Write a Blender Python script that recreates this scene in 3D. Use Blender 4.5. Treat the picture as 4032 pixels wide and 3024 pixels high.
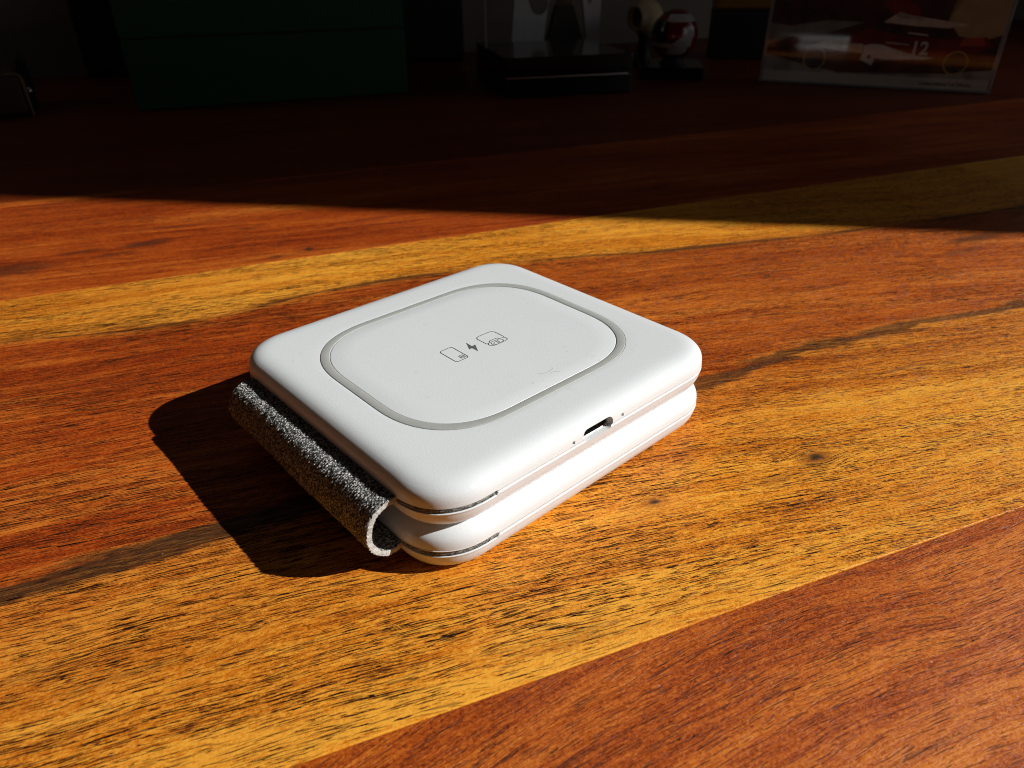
import bpy, bmesh, math, random
import numpy as np
from mathutils import Vector, Matrix
random.seed(7)
scene = bpy.context.scene
C = scene.collection
for o in list(bpy.data.objects):
    bpy.data.objects.remove(o)
mm = 0.001

# ------------------------------------------------------------------ camera
CAM = Vector((0.12594, -0.10126, 0.10846))
RIGHT = Vector((0.67348, 0.73916, -0.00818))
UP = Vector((-0.38049, 0.35613, 0.85346))
FWD = Vector((-0.63376, 0.57167, -0.52109))
cd = bpy.data.cameras.new('camera')
cam = bpy.data.objects.new('camera', cd); C.objects.link(cam)
M = Matrix.Identity(4)
for i in range(3):
    M[i][0] = RIGHT[i]; M[i][1] = UP[i]; M[i][2] = -FWD[i]; M[i][3] = CAM[i]
cam.matrix_world = M
cd.sensor_width = 36; cd.lens = 2851.25 * 36 / 4032
cd.clip_start = 0.01; cd.clip_end = 50
cd.dof.use_dof = True; cd.dof.focus_distance = 0.165; cd.dof.aperture_fstop = 30
scene.camera = cam

# ------------------------------------------------------------------ world and lamps
w = bpy.data.worlds.new('World'); scene.world = w; w.use_nodes = True
bg = w.node_tree.nodes['Background']
bg.inputs[0].default_value = (1.0, 0.93, 0.86, 1); bg.inputs[1].default_value = 0.0022

SUN_AZ, SUN_EL = math.radians(43.7), math.radians(32.5)
SUN = Vector((math.cos(SUN_AZ) * math.cos(SUN_EL), math.sin(SUN_AZ) * math.cos(SUN_EL), math.sin(SUN_EL)))
ld = bpy.data.lights.new('sunlight_lamp', 'SPOT')
ld.energy = 103500; ld.color = (1.0, 0.98, 0.95)
ld.shadow_soft_size = 40 * math.tan(math.radians(0.27)); ld.spot_size = math.radians(6); ld.spot_blend = 0.05
lo = bpy.data.objects.new('sunlight_lamp', ld); C.objects.link(lo)
lo.location = SUN * 40; lo.rotation_euler = (-SUN).to_track_quat('-Z', 'Y').to_euler()

def area(name, loc, target, sx, sy, e, col):
    l = bpy.data.lights.new(name, 'AREA'); l.shape = 'RECTANGLE'; l.size = sx; l.size_y = sy; l.energy = e; l.color = col
    o = bpy.data.objects.new(name, l); C.objects.link(o); o.location = loc
    o.rotation_euler = (Vector(target) - Vector(loc)).to_track_quat('-Z', 'Y').to_euler()
area('window_skylight', (1.00, 0.52, 0.42), (-0.2, 0.45, 0.0), 0.5, 0.6, 0.32, (0.94, 0.97, 1.0))
area('sheen_fill_lamp', (0.24, 0.88, 0.30), (0.02, 0.28, 0.0), 0.35, 0.3, 0.24, (0.94, 0.97, 1.0))  # added lamp for the sheen on the shaded yellow plank; no window here
area('wall_glow_fill', (-0.78, -0.40, 0.34), (-0.95, -0.10, 0.12), 0.12, 0.2, 0.075, (0.95, 1.0, 1.0))  # added lamp out of view, brightens the left end of the back wall

scene.view_settings.view_transform = 'Standard'; scene.view_settings.look = 'None'
scene.view_settings.exposure = 0; scene.view_settings.gamma = 1
scene.render.engine = 'CYCLES'
scene.cycles.use_denoising = True
scene.cycles.max_bounces = 8
scene.cycles.filter_width = 1.0

# ------------------------------------------------------------------ helpers
def link(o, parent=None):
    C.objects.link(o)
    if parent is not None: o.parent = parent
    return o
def mesh(name, verts, faces, mats=None, parent=None, smooth=True, mi=None):
    me = bpy.data.meshes.new(name)
    me.from_pydata([tuple(v) for v in verts], [], [tuple(f) for f in faces])
    if mats is not None:
        for m in (mats if isinstance(mats, (list, tuple)) else [mats]): me.materials.append(m)
    if smooth: me.polygons.foreach_set('use_smooth', [True] * len(me.polygons))
    if mi is not None: me.polygons.foreach_set('material_index', mi)
    me.update()
    return link(bpy.data.objects.new(name, me), parent)
def from_bm(name, bm, m, parent=None, smooth=False):
    bmesh.ops.recalc_face_normals(bm, faces=bm.faces)
    me = bpy.data.meshes.new(name); bm.to_mesh(me); bm.free()
    if m is not None:
        for k in (m if isinstance(m, (list, tuple)) else [m]): me.materials.append(k)
    if smooth: me.polygons.foreach_set('use_smooth', [True] * len(me.polygons))
    return link(bpy.data.objects.new(name, me), parent)
def thing(name, label, cat, loc=(0, 0, 0), rz=0, group=None):
    o = bpy.data.objects.new(name, None); o.empty_display_size = 0.02; C.objects.link(o)
    o.location = loc; o.rotation_euler = (0, 0, rz); o['label'] = label; o['category'] = cat
    if group: o['group'] = group
    return o
def bbox_bm(bm, x0, x1, y0, y1, z0, z1, bev=0.0, seg=2):
    r = bmesh.ops.create_cube(bm, size=1)
    vs = r['verts']
    for v in vs:
        v.co = Vector(((x0 + x1) / 2 + v.co.x * (x1 - x0), (y0 + y1) / 2 + v.co.y * (y1 - y0), (z0 + z1) / 2 + v.co.z * (z1 - z0)))
    if bev > 0:
        es = list({e for v in vs for e in v.link_edges})
        bmesh.ops.bevel(bm, geom=es, offset=bev, segments=seg, affect='EDGES', profile=0.5)
def box(name, x0, x1, y0, y1, z0, z1, m, parent=None, bev=0.0, seg=2):
    bm = bmesh.new(); bbox_bm(bm, x0, x1, y0, y1, z0, z1, bev, seg)
    return from_bm(name, bm, m, parent, smooth=False)
def prism(name, pts, y0, y1, m, parent=None):          # outline in (x,z), extruded along y
    n = len(pts)
    v = [(x, y0, z) for x, z in pts] + [(x, y1, z) for x, z in pts]
    bm = bmesh.new(); bv = [bm.verts.new(p) for p in v]
    bm.faces.new(bv[:n]); bm.faces.new(bv[n:][::-1])
    for i in range(n):
        j = (i + 1) % n
        bm.faces.new((bv[i], bv[n + i], bv[n + j], bv[j]))
    return from_bm(name, bm, m, parent)
def lathe(name, prof, m, parent=None, n=40, mi=None):   # prof: (radius, z)
    v, f = [], []
    for r, z in prof:
        for k in range(n):
            a = 2 * math.pi * k / n; v.append((r * math.cos(a), r * math.sin(a), z))
    for i in range(len(prof) - 1):
        for k in range(n):
            l = (k + 1) % n; f.append((i * n + k, i * n + l, (i + 1) * n + l, (i + 1) * n + k))
    return mesh(name, v, f, m, parent)

# ------------------------------------------------------------------ node helper
class S:
    def __init__(s, g, sock): s.g = g; s.k = sock
    def _b(s, op, o, r=False): return s.g.m(op, o, s) if r else s.g.m(op, s, o)
    def __add__(s, o): return s._b('ADD', o)
    __radd__ = __add__
    def __mul__(s, o): return s._b('MULTIPLY', o)
    __rmul__ = __mul__
    def __sub__(s, o): return s._b('SUBTRACT', o)
    def __rsub__(s, o): return s._b('SUBTRACT', o, True)
    def __truediv__(s, o): return s._b('DIVIDE', o)
class G:
    def __init__(s, name):
        s.mat = bpy.data.materials.new(name); s.mat.use_nodes = True
        s.t = s.mat.node_tree; s.p = s.t.nodes['Principled BSDF']
    def n(s, t, **kw):
        x = s.t.nodes.new(t)
        for k, v in kw.items(): setattr(x, k, v)
        return x
    def put(s, inp, v):
        if isinstance(v, S): s.t.links.new(v.k, inp)
        else: inp.default_value = v
    def m(s, op, a, b=None, c=None, clamp=False):
        x = s.n('ShaderNodeMath', operation=op, use_clamp=clamp)
        s.put(x.inputs[0], a)
        if b is not None: s.put(x.inputs[1], b)
        if c is not None: s.put(x.inputs[2], c)
        return S(s, x.outputs[0])
    def uvw(s, k=1000.0):
        tc = s.n('ShaderNodeTexCoord'); sp = s.n('ShaderNodeSeparateXYZ'); s.t.links.new(tc.outputs['Object'], sp.inputs[0])
        return [S(s, sp.outputs[i]) * k for i in range(3)]
    def vec(s, x, y, z=0.0):
        c = s.n('ShaderNodeCombineXYZ')
        for i, q in enumerate((x, y, z)): s.put(c.inputs[i], q)
        return S(s, c.outputs[0])
    def noise(s, v, scale=1.0, detail=2.0, rough=0.5, dist=0.0):
        x = s.n('ShaderNodeTexNoise'); s.put(x.inputs['Vector'], v); x.inputs['Scale'].default_value = scale
        x.inputs['Detail'].default_value = detail; x.inputs['Roughness'].default_value = rough; x.inputs['Distortion'].default_value = dist
        return S(s, x.outputs[0])
    def vor(s, v, scale=1.0, feature='F1'):
        x = s.n('ShaderNodeTexVoronoi', feature=feature); s.put(x.inputs['Vector'], v); x.inputs['Scale'].default_value = scale
        return S(s, x.outputs['Distance']), S(s, x.outputs['Color']) if feature == 'F1' else None
    def ss(s, v, a, b, lo=0.0, hi=1.0):
        x = s.n('ShaderNodeMapRange', interpolation_type='SMOOTHSTEP')
        s.put(x.inputs[0], v); s.put(x.inputs[1], a); s.put(x.inputs[2], b); s.put(x.inputs[3], lo); s.put(x.inputs[4], hi)
        return S(s, x.outputs[0])
    def mix(s, f, a, b, mode='MIX'):
        x = s.n('ShaderNodeMix', data_type='RGBA', blend_type=mode)
        s.put(x.inputs[0], f)
        for i, q in ((6, a), (7, b)):
            if isinstance(q, S): s.t.links.new(q.k, x.inputs[i])
            else: x.inputs[i].default_value = (*q, 1)
        return S(s, x.outputs[2])
    def curve(s, v, pts):                  # v already 0..1, pts in 0..1
        x = s.n('ShaderNodeFloatCurve'); cu = x.mapping.curves[0]
        for i, p in enumerate(pts):
            if i < 2: cu.points[i].location = p
            else: cu.points.new(*p)
        x.mapping.update(); s.put(x.inputs['Value'], v); return S(s, x.outputs[0])
    def bump(s, h, strength=0.5, dist=0.0001):
        x = s.n('ShaderNodeBump'); x.inputs['Strength'].default_value = strength; x.inputs['Distance'].default_value = dist
        s.put(x.inputs['Height'], h); s.t.links.new(x.outputs[0], s.p.inputs['Normal'])
    def set(s, **kw):
        for k, v in kw.items(): s.put(s.p.inputs[k.replace('_', ' ')], v if isinstance(v, (S, float, int)) or len(v) == 4 else (*v, 1))
        return s

def simple(name, col, rough=0.5, var=0.15, scale=300, bump=0.0, spec=0.5, metal=0.0, coat=0.0):
    g = G(name); u, v, z = g.uvw(1.0); p = g.vec(u, v, z)
    n = g.noise(p, scale, 4, 0.6)
    c = g.mix(g.ss(n, 0.3, 0.7), tuple(x * (1 - var) for x in col), tuple(min(1, x * (1 + var)) for x in col))
    g.set(Base_Color=c, Roughness=g.ss(n, 0.3, 0.7, rough * 0.9, min(1, rough * 1.1)), Metallic=metal)
    g.p.inputs['Specular IOR Level'].default_value = spec
    if coat: g.p.inputs['Coat Weight'].default_value = coat; g.p.inputs['Coat Roughness'].default_value = 0.04; g.p.inputs['Coat IOR'].default_value = 1.6
    if bump: g.bump(n, bump, 0.0003)
    return g.mat

# ------------------------------------------------------------------ wood
YEL = ((0.20, 0.036, 0.002), (0.72, 0.218, 0.011), (0.95, 0.44, 0.046))
RED = ((0.12, 0.010, 0.002), (0.36, 0.052, 0.005), (0.58, 0.125, 0.014))
ORG = ((0.18, 0.025, 0.003), (0.50, 0.110, 0.010), (0.74, 0.240, 0.030))
def shear(kind, u):                     # sideways drift of the grain (mm) along a plank; works on floats and arrays
    if kind == 'near':
        q = np.clip(u, -90, 60) + 40.0; return 0.30 * q - 0.00225 * q * q
    if kind == 'mid':
        q = np.clip(u, -60, 260) + 60.0; return -0.05 * (u + 60.0) - 0.00035 * q * q
    return -0.10 * u
def wood(name, kind, knots=(), curves=None, seed=0.0):
    g = G(name); u, v, z = g.uvw()
    us = u + seed * 977.0
    if kind == 'near':
        q = g.m('MINIMUM', g.m('MAXIMUM', u, -90.0), 60.0) + 40.0; sh_ = q * 0.30 - q * q * 0.00225
    elif kind == 'mid':
        q = g.m('MINIMUM', g.m('MAXIMUM', u, -60.0), 260.0) + 60.0; sh_ = (u + 60.0) * -0.05 - q * q * 0.00035
    else: sh_ = u * -0.10
    # slow wander of the grain
    w1 = g.noise(g.vec(us * 0.010, v * 0.022), 1, 2) - 0.5
    w2 = g.noise(g.vec(us * 0.050, v * 0.11), 1, 2) - 0.5
    w3 = g.noise(g.vec(us * 0.22, v * 0.5), 1, 2) - 0.5
    vw = v - sh_ + w1 * 12.0 + w2 * 2.4 + w3 * 0.3
    for (ku, kv, ru, rv, st, halo) in knots:             # grain bends round the knots
        if halo > 0:
            du = (u - ku) / (ru * 3.0); dv = (v - kv) / (rv * 3.5)
            r2 = du * du + dv * dv
            vw = vw + g.m('MULTIPLY', dv, g.ss(r2, 0.0, 1.0, 1.0, 0.0)) * (rv * -1.6 * halo)
    broad = g.noise(g.vec(us * 0.006, vw * 0.05, u * 0.004), 1, 3, 0.55)
    band = g.noise(g.vec(us * 0.010, vw * 0.27, v * 0.05), 1, 4, 0.62)
    fine = g.noise(g.vec(us * 0.045, vw * 1.1, v * 0.21), 1, 3, 0.6)
    fib = g.noise(g.vec(us * 0.22, vw * 2.6, v * 0.63), 1, 4, 0.7)
    mott = g.noise(g.vec(us * 1.3, v * 1.9, u * 0.37), 1, 4, 0.75, 0.6)
    t = (broad - 0.5) * 1.1 + (band - 0.5) * 1.0 + (fine - 0.5) * 0.9 + (fib - 0.5) * 1.1 + (mott - 0.5) * 2.1
    def ramp(c, off):
        k = t + off
        return g.mix(g.m('MULTIPLY', k - 0.5, 2.0, clamp=True), g.mix(g.m('MULTIPLY', k, 2.0, clamp=True), c[0], c[1]), c[2])
    cy, cr, co = ramp(YEL, 0.70), ramp(RED, 0.52), ramp(ORG, 0.56)
    dark = None
    if kind == 'mid':
        un = (u + 200.0) / 600.0
        b1 = g.curve(un, [((a + 200) / 600, (b + 100) / 250) for a, b in curves[0]]) * 250.0 - 100.0
        b2 = g.curve(un, [((a + 200) / 600, (b + 100) / 250) for a, b in curves[1]]) * 250.0 - 100.0
        jag = (band - 0.5) * 9.0 + (fine - 0.5) * 5.0 + w3 * 3.0
        d1 = v + w2 * 1.4 - b1 + jag * 0.22; d2 = b2 - v - w2 * 4.0 + jag * 0.8
        hd = g.m('MAXIMUM', d1, d2)
        heart = g.ss(hd, 2.5, -4.0)
        # sapwood: amber next to the heart, honey further out
        amber = g.ss(d2 + (band - 0.5) * 26.0 + (broad - 0.5) * 30.0, 46.0, 2.0) * g.ss(d1, 8.0, -2.0, 0.0, 1.0)
        cy2 = g.mix(amber * 0.72, cy, co)
        cy2 = g.mix(g.ss(u + (broad - 0.5) * 80, 20.0, -110.0) * 0.30, cy2, co)
        warm = g.mix(g.ss(u, -40.0, 90.0) * 0.55, cr, co)
        warm = g.mix(g.ss(band * 0.6 + broad * 0.4, 0.50, 0.62) * 0.5, warm, co)
        col = g.mix(heart, cy2, warm)
        # dark mineral streaks along the two sapwood borders
        s1w = g.ss(g.noise(g.vec(us * 0.016, 3.3), 1, 3), 0.35, 0.65, 0.5, 3.4)
        s1 = g.ss(g.m('ABSOLUTE', d1 - 1.0) / s1w, 1.0, 0.1) * g.ss(g.noise(g.vec(us * 0.02, 7.7), 1, 2), 0.34, 0.55, 0.25, 0.85)
        s2w = g.ss(g.noise(g.vec(us * 0.02, 11.3), 1, 3), 0.35, 0.65, 2.8, 4.8) * g.ss(u, 0.0, 90.0, 1.0, 0.95)
        s2 = g.ss(g.m('ABSOLUTE', d2 - 2.0) / s2w, 1.0, 0.5) * g.ss(fib * 0.5 + fine * 0.5, 0.42, 0.66, 1.0, 0.70) * g.ss(u, 0.0, 80.0, 1.0, 0.82)
        dark = g.m('MAXIMUM', s1, s2)
    elif kind == 'far':
        col = g.mix(g.ss(band * 0.5 + broad * 0.5, 0.50, 0.66) * 0.5, cr, co)
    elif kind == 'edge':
        rear_shade = g.mix(0.62, cr, (0.060, 0.008, 0.003))  # rear shade put into the colour: red wood mixed towards near-black
        col = g.mix(g.ss(v, 271.0, 263.0) * g.ss(u, -60.0, -120.0), rear_shade, g.mix(0.5, co, cr))
    else:
        col = g.mix(g.ss(band * 0.5 + broad * 0.5, 0.42, 0.60), g.mix(0.45, cr, co), g.mix(0.8, cr, co))
    # long smoky streaks
    sm = g.noise(g.vec(us * 0.013, vw * 0.22, 4.0), 1, 4, 0.6)
    smk = g.ss(sm, 0.60, 0.74) * {'mid': 0.45, 'far': 0.85, 'near': 0.5, 'edge': 0.5}[kind]
    dark = smk if dark is None else g.m('MAXIMUM', dark, smk)
    for (ku, kv, ru, rv, st, halo) in knots:
        du = (u - ku) / ru + w2 * 0.9; dv = (v - kv) / rv + w3 * 1.2
        r = g.m('SQRT', du * du + dv * dv)
        dark = g.m('MAXIMUM', dark, g.ss(r, 1.25, 0.25) * st)
        if halo > 0:
            col = g.mix(g.ss(r, 3.4, 0.6) * (0.7 * halo), col, (0.16, 0.030, 0.008))
    col = g.mix(dark * 0.93, col, (0.030, 0.018, 0.011))
    # faint pores everywhere; the large open ones are cut as geometry below
    pn = g.noise(g.vec(us * 0.17, vw * 3.1, v * 0.41), 1, 1.5, 0.5)
    pore = g.ss(pn, 0.60, 0.68)
    col = g.mix(pore * 0.55, col, (0.075, 0.014, 0.003))
    # pale dust specks in the lacquer
    vd, vc = g.vor(g.vec(u * 0.16, v * 0.16), 1.0)
    col = g.mix(g.ss(vd, 0.045, 0.02) * 0.5, col, (0.62, 0.42, 0.30))
    g.set(Base_Color=col, Roughness=g.ss(mott * 0.5 + fib * 0.5, 0.3, 0.7, 0.28, 0.48) + pore * 0.2)
    g.p.inputs['Specular IOR Level'].default_value = 0.26
    g.bump(mott * 0.60 + fib * 0.65 + fine * 0.3 - pore * 0.9, 0.75, 0.00022)
    return g.mat

B1 = [(-200, 98), (-128, 97.5), (-90, 90.5), (-62, 91), (-30, 97), (5, 98), (75, 92.4), (103, 85.5), (134, 81.5), (166, 77), (200, 73), (400, 66)]
B2 = [(-200, -24), (-107, -22), (-90, -20.5), (-66, -18.5), (0, -13), (64, -7), (98, -2.1), (140, -1.5), (188, -4), (400, -5)]
KNOTS = {
    'near': [(85, -118, 9, 3, 0.55, 0), (70, -128, 14, 2.6, 0.6, 0), (100, -108, 12, 1.6, 0.45, 0), (-20, -112, 9, 1.0, 0.5, 0)],
    'mid': [(70.6, -48.7, 2.3, 1.4, 1.0, 1.0), (25.3, -48.0, 1.6, 1.0, 1.0, 0.6), (133, 48.4, 1.6, 1.0, 0.8, 0.3), (240.8, 47.2, 20, 4.5, 0.75, 0), (222, 38, 16, 3.0, 0.45, 0), (-89, 95.6, 9, 1.6, 0.4, 0), (56, -52, 6, 2.2, 0.35, 0)],
    'far': [(-23.5, 144.4, 2.4, 2.2, 0.9, 0.5), (-38, 141.1, 4.5, 1.7, 0.7, 0.2), (-87, 178, 11, 4.2, 0.75, 0), (-98, 170, 9, 2.2, 0.55, 0), (-112, 178, 12, 2.2, 0.6, 0), (-134, 167, 16, 8, 0.6, 0), (-46, 181, 6, 2.0, 0.6, 0)],
    'edge': []}
PLANKS = [
    (-0.215, -0.0805, 'near', wood('wood_orange_plank', 'near', KNOTS['near'], seed=3)),
    (-0.0805, 0.1355, 'mid', wood('wood_two_tone_plank', 'mid', KNOTS['mid'], (B1, B2), seed=1)),
    (0.1355, 0.2598, 'far', wood('wood_red_plank', 'far', KNOTS['far'], seed=2)),
    (0.2598, 0.42, 'edge', wood('wood_shade_toned_sapwood_plank', 'edge', (), seed=5)),
    (0.42, 0.715, 'edge', wood('wood_shade_toned_red_plank', 'edge', (), seed=6)),
]
g = G('open_pore'); u, v, z = g.uvw()
pn_ = g.noise(g.vec(u * 0.25, v * 0.5), 1, 3, 0.6)
g.set(Base_Color=g.mix(g.ss(pn_, 0.35, 0.65), (0.022, 0.008, 0.003), (0.120, 0.027, 0.006)), Roughness=0.6); g.p.inputs['Specular IOR Level'].default_value = 0.2
PORE = g.mat
g = G('brown_pore'); u, v, z = g.uvw(); pn_ = g.noise(g.vec(u * 0.25, v * 0.5), 1, 3, 0.6)
g.set(Base_Color=g.mix(g.ss(pn_, 0.35, 0.65), (0.035, 0.014, 0.008), (0.14, 0.036, 0.012)), Roughness=0.6); g.p.inputs['Specular IOR Level'].default_value = 0.2
PORE2 = g.mat
class Field:                            # smooth random field made of a few hundred cosine waves
    def __init__(s, seed, fu, fv, n=60):
        q = np.random.default_rng(seed); s.k = q.normal(size=(n, 2)) * [fu, fv]; s.p = q.uniform(0, 6.283, n); s.a = np.sqrt(2.0 / n)
    def __call__(s, u, v):
        out = np.zeros_like(u)
        for (a, b), p in zip(s.k, s.p): out += np.cos(a * u + b * v + p)
        return out * s.a
def pores(plank, kind, v0, v1, count, seed, mat):
    q = np.random.default_rng(seed)
    u = q.uniform(-170, 330, count); v = q.uniform(v0 + .4, v1 - .4, count)
    w = v - shear(kind, u)
    f1, f2, f3 = Field(seed + 1, 0.022, 0.16), Field(seed + 2, 0.08, 0.55, 50), Field(seed + 3, 0.03, 0.05, 30)
    den = 0.50 + 0.24 * f1(u, w) + 0.22 * f2(u, w) + 0.12 * f3(u, w)
    if kind == 'mid':
        b1 = np.interp(u, [a for a, b in B1], [b for a, b in B1]); b2 = np.interp(u, [a for a, b in B2], [b for a, b in B2])
        red = (v < b1) & (v > b2); den = np.where(red, den - 0.06, den + 0.10)
    keep = q.uniform(0, 1, count) < den
    u, v, w = u[keep], v[keep], w[keep]; n = len(u)
    small = np.clip((u + 40) / 160, 0, 1)
    L = np.exp(q.normal(1.02, 0.62, n)) * (1.15 - 0.45 * small); L = np.clip(L, 0.8, 17)
    hw = (0.046 + 0.060 * q.random(n) ** 1.6) * (1.0 - 0.2 * small) * np.where(q.random(n) < .08, 1.7, 1.0)
    if kind != 'mid': hw *= 0.72
    ws = Field(seed + 5, 0.10, 0.35, 30); K = 6
    tt = np.linspace(-.5, .5, K); prof = np.array([0.12, .8, 1, .95, .7, 0.08])
    ph = q.uniform(0, 6.28, n)
    P = np.zeros((n, K, 2, 3))
    for i_, a in enumerate(tt):
        uu = u + L * a
        vv = v + shear(kind, uu) - shear(kind, u) + 0.28 * (ws(uu, v) - ws(u, v)) + 0.05 * np.sin(ph + 9 * a)
        for (ku, kv, ru, rv, st, halo) in KNOTS[kind]:
            if halo > 0:
                d2_ = ((uu - ku) / (ru * 3.2)) ** 2 + ((vv - kv) / (rv * 4.5)) ** 2
                vv = vv + np.sign(vv - kv) * rv * 1.3 * halo * np.exp(-d2_ * 1.6)
        h_ = hw * prof[i_] * (1 + .25 * np.sin(ph * 3 + i_ * 2.1))
        P[:, i_, 0] = np.stack([uu, vv - h_, np.full(n, .022)], 1); P[:, i_, 1] = np.stack([uu, vv + h_, np.full(n, .022)], 1)
    ok = (P[..., 1].min((1, 2)) > v0 + .25) & (P[..., 1].max((1, 2)) < v1 - .25)
    P = P[ok]; n = len(P)
    me = bpy.data.meshes.new('grain_pores'); me.vertices.add(n * K * 2); me.vertices.foreach_set('co', (P * mm).astype(np.float32).ravel())
    base = (np.arange(n) * K * 2)[:, None, None]; st_ = (np.arange(K - 1) * 2)[None, :, None]
    idx = (base + st_ + np.array([0, 2, 3, 1])[None, None, :]).reshape(-1)
    nf = n * (K - 1); me.loops.add(nf * 4); me.polygons.add(nf)
    me.loops.foreach_set('vertex_index', idx.astype(np.int32)); me.polygons.foreach_set('loop_start', np.arange(0, nf * 4, 4, dtype=np.int32))
    me.update(calc_edges=True); me.validate(); me.materials.append(mat)
    o = link(bpy.data.objects.new('grain_pores', me), plank); o['kind'] = 'stuff'
PY = 7.49337 - 2 * math.pi
table = thing('wooden_table', 'lacquered table top of wide red and honey-coloured planks in hard sunlight', 'table', (0, 0, 0), PY)
for k_, (v0, v1, kind, m) in enumerate(PLANKS):
    pl = box('plank', -0.36, 1.35, v0 + 0.00007, v1 - 0.00007, -0.025, 0.0, m, table, bev=0.00022, seg=2)
    if k_ == 0: pores(pl, kind, -128, v1 * 1000, 12000, 21, PORE2)
    if k_ == 1: pores(pl, kind, v0 * 1000, v1 * 1000, 104000, 31, PORE)
    if k_ == 2: pores(pl, kind, v0 * 1000, v1 * 1000, 15000, 41, PORE2)

# ------------------------------------------------------------------ room walls (setting)
du_, dv_ = Vector((math.cos(PY), math.sin(PY), 0)), Vector((-math.sin(PY), math.cos(PY), 0))
g = G('wall_plaster'); u, v, z = g.uvw(1.0)
nz = g.noise(g.vec(u, v, z), 60, 5, 0.6)
g.set(Base_Color=g.mix(nz, (0.22, 0.185, 0.155), (0.28, 0.24, 0.205)), Roughness=0.85); g.bump(nz, 0.3, 0.001)
plaster = g.mat
bw = bpy.data.objects.new('wall', bpy.data.meshes.new('wall'))
bm = bmesh.new(); bbox_bm(bm, -1.3, 1.7, 0.7155, 0.79, -0.717, 1.3)
bm.to_mesh(bw.data); bm.free(); bw.data.materials.append(plaster); C.objects.link(bw)
bw.rotation_euler = (0, 0, PY); bw['kind'] = 'structure'
fl = bpy.data.objects.new('floor', bpy.data.meshes.new('floor'))
bm = bmesh.new(); bbox_bm(bm, -2.2, 2.2, -2.2, 0.79, -0.76, -0.72); bm.to_mesh(fl.data); bm.free()
fl.data.materials.append(simple('dark_carpet', (0.045, 0.04, 0.038), 0.95, 0.3, 250, bump=0.5, spec=0.1)); C.objects.link(fl)
fl.rotation_euler = (0, 0, PY); fl['kind'] = 'structure'
# the wall beside the window: its edge throws the line of shade across the table
sh = Vector((SUN.x, SUN.y, 0))
tl = Vector((math.cos(math.radians(40.12)), math.sin(math.radians(40.12)), 0))
g0 = Vector((0.0, 0.2085, 0))
ed = SUN - tl * sh.dot(tl); ed /= ed.z
pe = g0 + SUN * 1.15
nl = Vector((-tl.y, tl.x, 0))
vs = []
for zz in (-0.6, 1.7):
    e = pe + ed * (zz - pe.z)
    for q in (e, e + nl * 1.35, e + nl * 1.35 + tl * 0.09, e + tl * 0.09): vs.append(q)
ww = mesh('window_wall', vs, [(0, 3, 2, 1), (4, 5, 6, 7), (0, 1, 5, 4), (1, 2, 6, 5), (2, 3, 7, 6), (3, 0, 4, 7)], plaster, None, False)
ww['kind'] = 'structure'

# ------------------------------------------------------------------ charger materials
g = G('white_plastic'); u, v, z = g.uvw(); p = g.vec(u, v, z)
gn = g.noise(p, 3.2, 2, 0.6); sm = g.noise(p, 0.12, 3, 0.5)
vd, _ = g.vor(p, 0.11); fl = g.ss(vd, 0.10, 0.04)
g.set(Base_Color=g.mix(fl * 0.12, g.mix(sm, (0.735, 0.772, 0.784), (0.762, 0.797, 0.806)), (0.45, 0.45, 0.44)), Roughness=g.ss(gn, 0.3, 0.7, 0.22, 0.32))
g.p.inputs['Specular IOR Level'].default_value = 0.36
g.bump(gn, 0.26, 0.00010); WHITE = g.mat
g = G('grey_rubber'); u, v, z = g.uvw(); p = g.vec(u, v, z)
n1 = g.noise(p, 0.5, 4, 0.65); n2 = g.noise(p, 3.0, 3, 0.6)
g.set(Base_Color=g.mix(n1 * 0.6 + n2 * 0.4, (0.33, 0.34, 0.33), (0.48, 0.49, 0.47)), Roughness=0.55)
g.p.inputs['Subsurface Weight'].default_value = 0.15; g.p.inputs['Subsurface Radius'].default_value = (0.001, 0.001, 0.001); g.p.inputs['Subsurface Scale'].default_value = 0.4
g.bump(n2, 0.2, 0.00008); RUBBER = g.mat
g = G('heather_fabric'); u, v, z = g.uvw(); p = g.vec(u, v, z)
vd, vc = g.vor(p, 2.3); n1 = g.noise(p, 5.0, 3, 0.7); n2 = g.noise(p, 1.1, 3, 0.6)
g.set(Base_Color=g.mix(g.ss(n1 * 0.5 + n2 * 0.3 + vd * 0.35, 0.45, 0.64), (0.76, 0.75, 0.715), (0.06, 0.062, 0.058)), Roughness=0.95)
g.p.inputs['Specular IOR Level'].default_value = 0.15
g.p.inputs['Sheen Weight'].default_value = 0.25
g.bump(n1 - vd * 0.8, 0.8, 0.00025); FABRIC = g.mat
g = G('cut_cloth'); u, v, z = g.uvw(); p = g.vec(u, v, z)
n1 = g.noise(p, 4.0, 3, 0.7); n2 = g.noise(p, 1.4, 2, 0.6)
g.set(Base_Color=g.mix(g.ss(n1 * 0.6 + n2 * 0.4, 0.38, 0.62), (0.34, 0.335, 0.305), (0.64, 0.63, 0.585)), Roughness=0.95)
g.p.inputs['Specular IOR Level'].default_value = 0.1; g.bump(n1, 0.5, 0.00015); CUT = g.mat
g = G('cloth_edge'); u, v, z = g.uvw(); p = g.vec(u, v, z)
n1 = g.noise(p, 3.4, 3, 0.7); n2 = g.noise(p, 1.1, 2, 0.6)
g.set(Base_Color=g.mix(g.ss(n1 * 0.65 + n2 * 0.35, 0.40, 0.60), (0.035, 0.036, 0.033), (0.30, 0.30, 0.27)), Roughness=0.95)
g.p.inputs['Specular IOR Level'].default_value = 0.1; g.bump(n1, 0.5, 0.00015); EDGE = g.mat
INK = simple('grey_ink', (0.03, 0.036, 0.038), 0.6, 0.05, 2000)
METAL = simple('port_metal', (0.55, 0.54, 0.53), 0.25, 0.05, 900, metal=1.0)
BLACKP = simple('port_black', (0.012, 0.012, 0.014), 0.5, 0.1, 900)

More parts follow.
